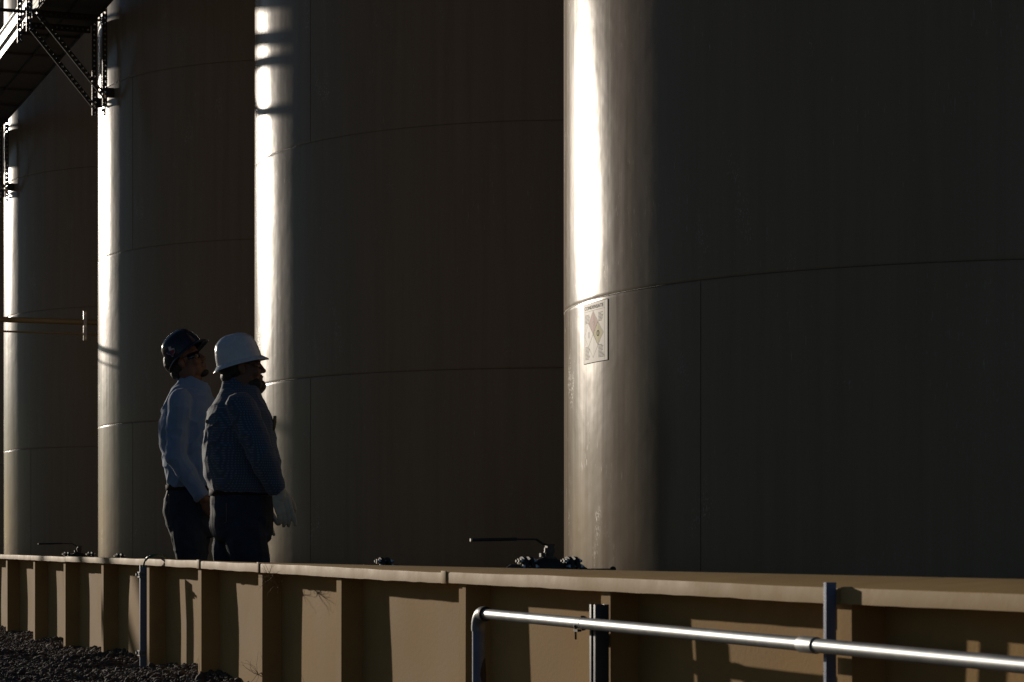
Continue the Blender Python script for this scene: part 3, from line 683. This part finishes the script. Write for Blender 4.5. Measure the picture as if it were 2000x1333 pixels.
def hand(mb, w, fdir, side, palm_n, curl=.5, sc=1.0, index_curl=None, grow=0.):
    """w wrist, fdir towards the fingertips, side = thumb side, palm_n = direction the palm faces"""
    f, s_, p = Vector(fdir).normalized(), Vector(side).normalized(), Vector(palm_n).normalized()
    s_ = (s_-f*s_.dot(f)).normalized(); p = (p-f*p.dot(f)-s_*p.dot(s_)).normalized(); w = Vector(w)
    for u_ in (-.028, -.010, .010, .028):
        caps(mb, [w+f*.01*sc+s_*u_*.6*sc, w+f*.055*sc+s_*u_*.95*sc, w+f*.092*sc+s_*u_*1.05*sc], [(.017+grow)*sc, (.016+grow)*sc, (.0125+grow)*sc], 10)
    for k, (u_, L_) in enumerate(((.030, .072), (.010, .08), (-.010, .074), (-.029, .058))):
        c_ = curl if not (k == 0 and index_curl is not None) else index_curl
        c_ = c_*(1+.08*k); q = w+f*.092*sc+s_*u_*1.05*sc; pts = [q.copy()]; an = c_*.55; spread = s_*(u_*1.2)
        for seg, fr in enumerate((.45, .31, .24)):
            d = (f*math.cos(an)+p*math.sin(an)+spread*(1.0 if seg == 0 else .5)).normalized(); q = q+d*L_*fr*sc; pts.append(q.copy()); an += c_*.75
        caps(mb, pts, [(.0102+grow)*sc, (.0095+grow)*sc, (.0086+grow)*sc, (.0072+grow)*sc], 9)
    t0 = w+f*.02*sc+s_*.022*sc; d1 = (f*.75+s_*.6+p*.35).normalized(); t1 = t0+d1*.045*sc; d2 = (f*.92+s_*.25+p*.35).normalized(); t2 = t1+d2*.034*sc; t3 = t2+(d2+p*.3).normalized()*.026*sc
    caps(mb, [t0, t1, t2, t3], [(.016+grow)*sc, (.0125+grow)*sc, (.011+grow)*sc, (.0085+grow)*sc], 10)
def head_prims(mb, T, k):
    def P(x, y, z): return T @ Vector((x*k, y*k, z*k))
    R3 = T.to_3x3()
    def E_(x, y, z, a, b, c): mb.ball(P(x, y, z), (a*k, b*k, c*k), 20, 14, R3)
    E_(-.008, 0, .045, .098, .076, .092); E_(.040, 0, -.012, .058, .063, .088); E_(.034, 0, -.072, .056, .054, .040); E_(.074, 0, -.096, .026, .026, .020); E_(.062, 0, .045, .04, .055, .05)
    for s_ in (-1, 1):
        E_(.084, s_*.026, .036, .014, .024, .010); E_(.066, s_*.042, -.024, .027, .022, .026); E_(.100, s_*.013, -.027, .012, .008, .008)
        E_(-.002, s_*.079, .0, .019, .007, .031); E_(-.008, s_*.086, .004, .014, .005, .024); E_(.083, s_*.030, .013, .012, .015, .010); E_(.0, s_*.05, -.05, .05, .02, .05)
    mb.tube([P(.088, 0, .028), P(.101, 0, .004), P(.111, 0, -.020)], [.009*k, .011*k, .013*k], 12); E_(.113, 0, -.022, .0145, .014, .0125)
    E_(.094, 0, -.050, .016, .025, .008); E_(.091, 0, -.066, .015, .021, .008); E_(.085, 0, -.058, .018, .026, .024)

def person(name_label, px0, D_, s, yaw, zfloor, spec):
    phi = math.atan((px0-1000)/FPX)
    root = thing('person', name_label, 'person', row(-t_of(px0, D_), D_, zfloor), -phi+yaw)
    ss = s_of(px0, D_); print(name_label[:24], 'px per m', ss)
    def X(px): return (px-px0)/ss
    def Z(py): return (HOR-py)/ss+CZ-zfloor
    spec(root, X, Z); return root
def hat(root, X, Z, cxp, cyp, tilt, m, a=.155, h=.152, roll=0, name='hard_hat', seedr=0):
    T = Matrix.Translation((X(cxp), 0, Z(cyp))) @ Matrix.Rotation(-tilt, 4, 'Y') @ Matrix.Rotation(roll, 4, 'X'); n_ = 64; mb = MB(); rings = []
    def cr(q, r, z, ax=.122, by=.105, n2=2.15):
        c, s_ = math.cos(q), math.sin(q); return Vector((math.copysign(abs(c)**(2/n2), c)*ax*r, math.copysign(abs(s_)**(2/n2), s_)*by*r, z))
    prof = [(.22, .99), (.42, .955), (.60, .89), (.74, .80), (.85, .68), (.93, .53), (.98, .36), (1.005, .18), (1.012, .03)]
    rings.append([T @ cr(2*PI*k/n_, .04, h*1.0) for k in range(n_)])
    for r, z in prof:
        rg = []
        for k in range(n_):
            q = 2*PI*k/n_; p = cr(q, r, h*z); 
            rid = sum(math.exp(-((p.y-y0)/.008)**2) for y0 in (-.028, 0, .028))*.0045*min(1, max(0, (z-.25)*2.2)); p.z += rid*(1 if r < .9 else .4); 
            if r > .8: p.x *= 1+rid*.6
            rg.append(T @ p)
        rings.append(rg)
    def br(q, z_, e):
        c, s_ = math.cos(q), math.sin(q); ax = a*(1+.02*c)*e; by = .132*e; return Vector((c*ax, s_*by, z_-.012*(1-abs(s_))*(e > .9)))
    for e, z_ in ((.86, .004), (.93, -.003), (.985, -.010), (1.0, -.013), (.998, -.0165), (.98, -.0155), (.9, -.008), (.80, -.004)):
        rings.append([T @ (br(2*PI*k/n_, z_, e) if e > .87 else cr(2*PI*k/n_, 1.03 if z_ > 0 else .98, z_)) for k in range(n_)])
    for r, z in ((.97, .15), (.95, .5), (.84, .75), (.6, .9), (.05, .96)): rings.append([T @ cr(2*PI*k/n_, r, h*z) for k in range(n_)])
    mb.loft(rings); o = mb.build(name, m, root, auto=.9); return o, T

def man_white(root, X, Z):
    # body: one continuous skin surface
    ear = Vector((X(469.5), 0, Z(722))); Th = Matrix.Translation(ear) @ Matrix.Rotation(-math.radians(8), 4, 'Y'); k = 1.08
    body = MB(); head_prims(body, Th, k)
    caps(body, [ear+Vector((-.02, 0, -.04)), Vector((X(470), 0, Z(750))), Vector((X(464), 0, Z(780)))], [.064, .074, .07])
    body.ball((X(492), 0, Z(753)), (.055, .055, .035))
    tor = [(745, 447, 492, .06), (775, 430, 505, .12), (800, 413, 515, .18), (840, 406, 528, .20), (900, 405, 535, .19), (950, 415, 536, .18), (1000, 420, 525, .17), (1050, 424, 520, .16)]
    body.loft([sring(X(a), X(b), w, Z(y)) for y, a, b, w in tor])
    RS, RE, RW = Vector((X(464), -.185, Z(800))), Vector((X(499), -.275, Z(893))), Vector((X(534), -.235, Z(962)))
    LS, LE, LW = Vector((X(464), .185, Z(800))), Vector((X(478), .28, Z(900))), Vector((X(515), .27, Z(985)))
    for S_, E2, W_ in ((RS, RE, RW), (LS, LE, LW)): caps(body, [S_, S_.lerp(E2, .5), E2, E2.lerp(W_, .35), W_], [.058, .05, .042, .044, .028])
    hipR, kR, aR = Vector((X(472), -.09, Z(1040))), Vector((X(500), -.10, .49)), Vector((X(492), -.12, .09))
    hipL, kL, aL = Vector((X(462), .09, Z(1040))), Vector((X(452), .10, .49)), Vector((X(430), .11, .09))
    for h_, k_, a_ in ((hipR, kR, aR), (hipL, kL, aL)): caps(body, [h_, h_.lerp(k_, .5), k_, k_.lerp(a_, .35), a_], [.085, .07, .052, .054, .036])
    fR = Vector((.30, .02, -.95)); hand(body, RW, fR, (.75, .2, .3), (-.1, 1, 0), .55, .98, .15)
    fL = Vector((.25, 0, -1)); hand(body, LW, fL, (1, 0, .2), (0, -1, 0), .6, .98)
    remesh(body, 'body', M['skin'], root, .0045, 4)
    # shirt
    sh = MB(); tor = [(752, 436, 506, .078), (764, 433, 511, .10), (776, 424, 514, .145), (790, 413, 519, .19), (808, 405, 526, .215), (830, 400, 533, .225), (862, 396, 541, .225), (900, 396, 547, .225), (930, 401, 549, .222), (950, 407, 547, .215), (962, 412, 541, .20), (970, 416, 536, .19)]
    sh.loft([sring(X(a), X(b), w, Z(y), tilt=(-.12 if y < 780 else 0)) for y, a, b, w in tor])
    for S_, E2, W_, in ((RS, RE, RW), (LS, LE, LW)):
        caps(sh, [S_+Vector((0, 0, -.005)), S_.lerp(E2, .35), S_.lerp(E2, .75), E2, E2.lerp(W_, .4), E2.lerp(W_, .8)], [.088, .083, .076, .074, .066, .058]); sh.tube([E2.lerp(W_, .75), E2.lerp(W_, .98)], [.056, .047], 16)
    remesh(sh, 'shirt', M['check'], root, .0055, 5, disp=folds(3, .008))
    cl_ = MB(); rings = []
    for z_, gx, gy in ((Z(768), 1.06, 1.1), (Z(757), 1.0, 1.02), (Z(743), .93, .92), (Z(742.5), .86, .85), (Z(757), .90, .9)):
        c = (X(435)+X(503))/2; rings.append([Vector((c+(p.x)*gx, p.y*gy, z_+p.z-.20*p.x)) for p in sring(-.098, .098, .076, 0)])
    cl_.loft(rings, cap=False); cl_.build('collar', M['check'], root, smooth=True)
    # yoke seam and pleat on the back, placket line on the shoulder
    MB().ball((X(402), -.07, Z(826)), (.008, .008, .011)).build('shirt_tab', M['straw'], root, smooth=True)
    pk = MB(); pk.loft([sring(X(527), X(533), .012, Z(842)+.0, -.10, 12), sring(X(528), X(536), .014, Z(826), -.10, 12), sring(X(530), X(536), .010, Z(814), -.10, 12)]); pk.build('pocket_item', M['stitch'], root, smooth=True)
    # trousers
    tr = MB(); hp = [(957, 412, 537, .185), (966, 412, 535, .19), (985, 410.5, 534, .195), (1010, 410, 534, .195), (1030, 411, 534, .19), (1046, 416, 532, .18), (1058, 426, 528, .165)]
    tr.loft([sring(X(a), X(b), w, Z(y)) for y, a, b, w in hp])
    for h_, k_, a_, s_ in ((hipR, kR, aR, -1), (hipL, kL, aL, 1)):
        caps(tr, [h_+Vector((.005, 0, .04)), h_.lerp(k_, .35), h_.lerp(k_, .7), k_, k_.lerp(a_, .4), a_], [.118, .112, .094, .084, .080, .074])
    remesh(tr, 'trousers', M['denim'], root, .0065, 4, disp=folds(11, .006))
    bl = MB(); rg = []
    for z_, g_ in ((Z(969), .0), (Z(968.5), .006), (Z(957), .006), (Z(956.5), .0)): rg.append(sring(X(411)-g_, X(538)+g_, .192+g_, z_))
    bl.loft(rg, cap=False); bl.build('belt', M['leather'], root, smooth=True)
    pocket(root, X, Z, 985, 1032, 416, .13, .06)
    for nm, (a_, s_) in (('boot', (aR, -1)), ('boot', (aL, 1))): boot(root, a_)
    # glove: own hand of pale leather with flared cuff
    for W_, f_, sd, pn, ic in ((RW, fR, (.75, .2, .3), (-.1, 1, 0), .12), (LW, fL, (1, 0, .2), (0, -1, 0), .55)):
        gl = MB(); hand(gl, W_, f_, sd, pn, .40, 1.2, ic, .0015); f_n = f_.normalized(); caps(gl, [W_-f_n*.035, W_, W_+f_n*.03], [.045, .036, .036]); remesh(gl, 'glove', M['glove'], root, .0035, 3, disp=folds(21, .0015, 30, 20))
    hair(root, Th, k); 
    bd = MB(); R3 = Th.to_3x3()
    for x, y, z, a, b, c in ((.082, 0, -.094, .036, .036, .034), (.052, 0, -.118, .050, .045, .022), (.05, .035, -.085, .045, .022, .035), (.05, -.035, -.085, .045, .022, .035), (.02, .05, -.07, .03, .015, .035), (.02, -.05, -.07, .03, .015, .035), (.088, 0, -.076, .016, .022, .014), (.094, 0, -.041, .012, .024, .006)): bd.ball(Th @ Vector((x*k, y*k, z*k)), (a*k, b*k, c*k), 16, 10, R3)
    remesh(bd, 'beard', M['hair'], root, .004, 2, disp=folds(5, .0015, 60, 60))
    hat(root, X, Z, 467.5, 707, math.radians(15.2), M['hat_white'])
    glasses(root, Th, k, M['lens_clear'], M['hair'])
def pocket(root, X, Z, y0, y1, pxb, yc, hw):
    """two back pockets: raised stitching on the seat"""
    for s_ in (-1, 1):
        mb = MB(); pts = []
        for (u_, v_) in ((-1, 0), (-1, .75), (0, 1), (1, .75), (1, 0), (-1, 0)):
            yy = s_*(yc*.85)+u_*hw; zz = Z(y0)+(Z(y1)-Z(y0))*v_; pts.append(Vector((X(pxb)-.004+.9*(abs(yy)/.2)**2.6*.10, yy, zz)))
        mb.tube(pts, .0016, 5); mb.build('pocket_stitching', M['stitch'], root)
def boot(root, a_):
    mb = MB(); mb.loft([[Vector((a_.x+x*sx, a_.y+y_*sy, z)) for x, y_ in [(math.cos(q), math.sin(q)) for q in np.linspace(0, 2*PI, 20, endpoint=False)]] for z, sx, sy in ((.0, .06, .045), (.05, .06, .045), (.16, .055, .05))])
    mb.ball((a_.x+.08, a_.y, .035), (.105, .05, .04), 16, 10); mb.ball((a_.x-.01, a_.y, .04), (.07, .045, .045), 16, 10); mb.box((a_.x+.05, a_.y, .012), (.26, .085, .022))
    remesh(mb, 'boot', M['leather'], root, .006, 4)
def hair(root, Th, k):
    mb = MB(); R3 = Th.to_3x3()
    for x, y, z, a, b, c in ((-.024, 0, .035, .092, .080, .085), (-.062, 0, -.030, .042, .062, .042), (-.03, .06, .0, .03, .02, .04), (-.03, -.06, .0, .03, .02, .04)): mb.ball(Th @ Vector((x*k, y*k, z*k)), (a*k, b*k, c*k), 18, 12, R3)
    remesh(mb, 'hair', M['hair'], root, .005, 2, disp=folds(8, .0018, 50, 50))
def glasses(root, Th, k, ml, mf):
    def P(x, y, z): return Th @ Vector((x*k, y*k, z*k))
    mb = MB(); n_ = 18; top = []; bot = []
    for j in range(n_+1):
        q = -1+2*j/n_; y = .062*math.sin(q*1.35)/math.sin(1.35); x = .104-.062*(abs(q)**2.4); bump_ = .006*math.cos(q*PI*2); top.append((x, y, .028)); bot.append((x-.001, y, -.012+(.012 if abs(q) < .12 else 0)+.008*abs(q)**3))
    vs_ = [P(*p) for p in top+bot]+[P(p[0]-.0022, p[1]*.985, p[2]) for p in top+bot]; m_ = n_+1; fs = []
    for j in range(n_):
        fs += [(j, j+1, m_+j+1, m_+j), (2*m_+j, 3*m_+j, 3*m_+j+1, 2*m_+j+1), (j, 2*m_+j, 2*m_+j+1, j+1), (m_+j, m_+j+1, 3*m_+j+1, 3*m_+j)]
    mb.add(vs_, fs)
    g_ = mb.build('glasses', ml, root, smooth=True)
    for s_ in (-1, 1):
        t = MB(); t.tube([P(.045, s_*.064, .022), P(.0, s_*.083, .020), P(-.02, s_*.085, .008)], .0026*k, 8); t.build('temple', mf, g_, smooth=True)
    t = MB(); t.tube([P(x+.001, y, z) for x, y, z in top], .0022*k, 6); t.build('frame', mf, g_, smooth=True)

def man_blue(root, X, Z):
    ear = Vector((X(361), 0, Z(711))); Th = Matrix.Translation(ear) @ Matrix.Rotation(-math.radians(27), 4, 'Y'); k = 1.05
    body = MB(); head_prims(body, Th, k)
    caps(body, [ear+Vector((-.01, 0, -.05)), Vector((X(377), 0, Z(740))), Vector((X(374), 0, Z(770)))], [.056, .056, .05])
    tor = [(752, 362, 400, .04), (775, 345, 406, .09), (800, 330, 414, .15), (830, 324, 424, .18), (900, 322, 426, .175), (950, 332, 420, .165), (1000, 330, 415, .16), (1040, 336, 410, .15)]
    body.loft([sring(X(a), X(b), w, Z(y)) for y, a, b, w in tor])
    RS, RE, RW = Vector((X(366), -.175, Z(787))), Vector((X(362), -.235, Z(896))), Vector((X(416), -.225, Z(976)))
    LS, LE, LW = Vector((X(352), .185, Z(787))), Vector((X(345), .26, Z(900))), Vector((X(398), .22, Z(980)))
    for S_, E2, W_ in ((RS, RE, RW), (LS, LE, LW)): caps(body, [S_, S_.lerp(E2, .5), E2, E2.lerp(W_, .35), W_], [.055, .047, .04, .042, .027])
    hipR, kR, aR = Vector((X(374), -.085, Z(1030))), Vector((X(386), -.095, .50)), Vector((X(376), -.11, .09))
    hipL, kL, aL = Vector((X(370), .085, Z(1030))), Vector((X(366), .10, .50)), Vector((X(350), .11, .09))
    for h_, k_, a_ in ((hipR, kR, aR), (hipL, kL, aL)): caps(body, [h_, h_.lerp(k_, .5), k_, k_.lerp(a_, .35), a_], [.082, .068, .05, .052, .036])
    hand(body, RW, Vector((.5, .35, -.85)), (.8, .2, .4), (-.2, 1, 0), .7, .96); hand(body, LW, Vector((.45, -.2, -.9)), (.8, 0, .4), (-.2, -1, 0), .7, .96)
    remesh(body, 'body', M['skin'], root, .0045, 4)
    sh = MB(); tor = [(745, 350, 408, .07), (756, 345, 413, .09), (768, 335, 417, .135), (782, 324, 421, .18), (800, 317, 427, .205), (830, 313, 432, .215), (870, 315, 434, .21), (905, 320, 434, .208), (930, 325, 432, .205), (946, 329, 430, .198), (956, 332, 426, .185)]
    sh.loft([sring(X(a), X(b), w, Z(y), tilt=(-.25 if y < 775 else 0)) for y, a, b, w in tor])
    for S_, E2, W_ in ((RS, RE, RW), (LS, LE, LW)):
        caps(sh, [S_, S_.lerp(E2, .35), S_.lerp(E2, .75), E2, E2.lerp(W_, .35), E2.lerp(W_, .75)], [.078, .073, .066, .062, .060, .053]); sh.tube([E2.lerp(W_, .7), E2.lerp(W_, .97)], [.054, .046], 16)
    remesh(sh, 'shirt', M['lightblue'], root, .0055, 5, disp=folds(33, .009))
    cl_ = MB(); rings = []
    for z_, gx, gy in ((Z(764), 1.08, 1.12), (Z(752), 1.0, 1.02), (Z(737), .95, .95), (Z(736.5), .88, .88), (Z(752), .92, .9)):
        c = (X(350)+X(409))/2; rings.append([Vector((c+p.x*gx, p.y*gy, z_+p.z-.42*p.x)) for p in sring(-.088, .088, .07, 0)])
    cl_.loft(rings, cap=False); cl_.build('collar', M['lightblue'], root, smooth=True)
    pt = MB()      # open collar points and placket with buttons
    for s_ in (-1, 1): pt.add([(X(396), s_*.055, Z(752)), (X(410), s_*.018, Z(766)), (X(412), s_*.05, Z(786)), (X(400), s_*.072, Z(770)), (X(393), s_*.055, Z(754)), (X(407), s_*.018, Z(769)), (X(409), s_*.05, Z(789)), (X(397), s_*.072, Z(773))], [(0, 1, 2, 3), (7, 6, 5, 4), (0, 4, 5, 1), (1, 5, 6, 2), (2, 6, 7, 3), (3, 7, 4, 0)])
    pt.build('collar_points', M['lightblue'], root)
    for yy, xx in ((795, 426), (818, 431), (845, 434)): MB().tube([(X(xx)-.004, -.004, Z(yy)), (X(xx)+.003, -.004, Z(yy))], .006, 12).build('button', M['hat_white'], root)
    tr = MB(); hp = [(948, 328, 428, .175), (960, 326, 427, .18), (985, 321, 426, .185), (1005, 321, 425, .185), (1022, 325, 424, .18), (1040, 331, 420, .17), (1050, 337, 416, .155)]
    tr.loft([sring(X(a), X(b), w, Z(y)) for y, a, b, w in hp])
    for h_, k_, a_ in ((hipR, kR, aR), (hipL, kL, aL)): caps(tr, [h_+Vector((.0, 0, .03)), h_.lerp(k_, .35), h_.lerp(k_, .7), k_, k_.lerp(a_, .4), a_], [.112, .104, .09, .08, .076, .072])
    remesh(tr, 'trousers', M['denim'], root, .0065, 4, disp=folds(41, .006))
    bl = MB(); bl.loft([sring(X(327)-g_, X(429)+g_, .182+g_, z_) for z_, g_ in ((Z(959), .0), (Z(958.5), .005), (Z(948), .005), (Z(947.5), .0))], cap=False); bl.build('belt', M['leather'], root, smooth=True)
    pocket(root, X, Z, 968, 1014, 327, .12, .06)
    boot(root, aR); boot(root, aL)
    hair(root, Th, k)
    bd = MB(); R3 = Th.to_3x3()
    for x, y, z, a, b, c in ((.076, 0, -.100, .030, .028, .020), (.092, 0, -.041, .010, .022, .005)): bd.ball(Th @ Vector((x*k, y*k, z*k)), (a*k, b*k, c*k), 16, 10, R3)
    remesh(bd, 'beard', M['hair'], root, .004, 2)
    ho, T = hat(root, X, Z, 363, 691, math.radians(41), M['hat_blue'], a=.155, h=.148)
    glasses(root, Th, k, M['lens_dark'], M['hair'])
    # state-shaped sticker on the side of the hat
    def sticker(nm, poly, m, lift):
        mb = MB(); vs_ = []
        for l_ in (lift, lift-.001):
            for x, z in poly:
                zz = max(0., min(1., (z+.03)/.148)); y = -.105*(1-.30*max(0, zz-.45)**1.4)*math.sqrt(max(.05, 1-(abs(x)/.126)**2.15))**1.0-l_; vs_.append(T @ Vector((x, y, z)))
        n_ = len(poly); mb.add(vs_, [tuple(range(n_)), tuple(range(2*n_-1, n_-1, -1))]+[(i, (i+1) % n_, n_+(i+1) % n_, n_+i) for i in range(n_)]); mb.build(nm, m, ho)
    out = [(-.010, .022), (-.010, .000), (-.024, .0), (-.030, -.004), (-.020, -.014), (-.008, -.018), (-.004, -.030), (.004, -.034), (.008, -.022), (.020, -.014), (.024, -.004), (.022, .008), (.008, .010), (.006, .022)]
    ca, sa = math.cos(-.45), math.sin(-.45)
    def tf(p, k_=1., ox=-.045, oz=.052): return (ox+k_*(p[0]*ca-p[1]*sa), oz+k_*(p[0]*sa+p[1]*ca))
    sticker('sticker_edge', [tf(p, 1.22) for p in out], mat('sticker_silver', (.30, .28, .30), .4), .006)
    sticker('sticker_blue', [tf(p) for p in [out[3], out[4], out[5], (-.004, -.03), (-.002, 0), (-.024, 0)]], mat('sticker_blue', (.02, .04, .14), .4), .0072)
    sticker('sticker_white', [tf(p) for p in [(-.010, .022), (-.010, .002), (.022, .002), (.022, .010), (.008, .010), (.006, .022)]], mat('sticker_white', (.62, .60, .60), .4), .0072)
    sticker('sticker_red', [tf(p) for p in [(-.001, .0), (-.003, -.032), (.004, -.034), (.008, -.022), (.020, -.014), (.024, -.004), (.022, .0)]], mat('sticker_red', (.30, .03, .05), .4), .0072)

D_M2, D_M1 = 3.10, 3.20
person('man in navy checked shirt, white hard hat and pale gloves looking up at the tanks', 475, D_M2, 1, math.radians(6), FLOOR, man_white)
person('man in light blue shirt, dark blue hard hat and sunglasses standing behind', 372, D_M1, 1, math.radians(-14), FLOOR, man_blue)
# fastenings and print too small to pick apart one by one
for o in list(COL.objects):
    if o.parent and o.name.split('.')[0] in ('bolt', 'small_print', 'pocket_stitching'): o['kind'] = 'stuff'
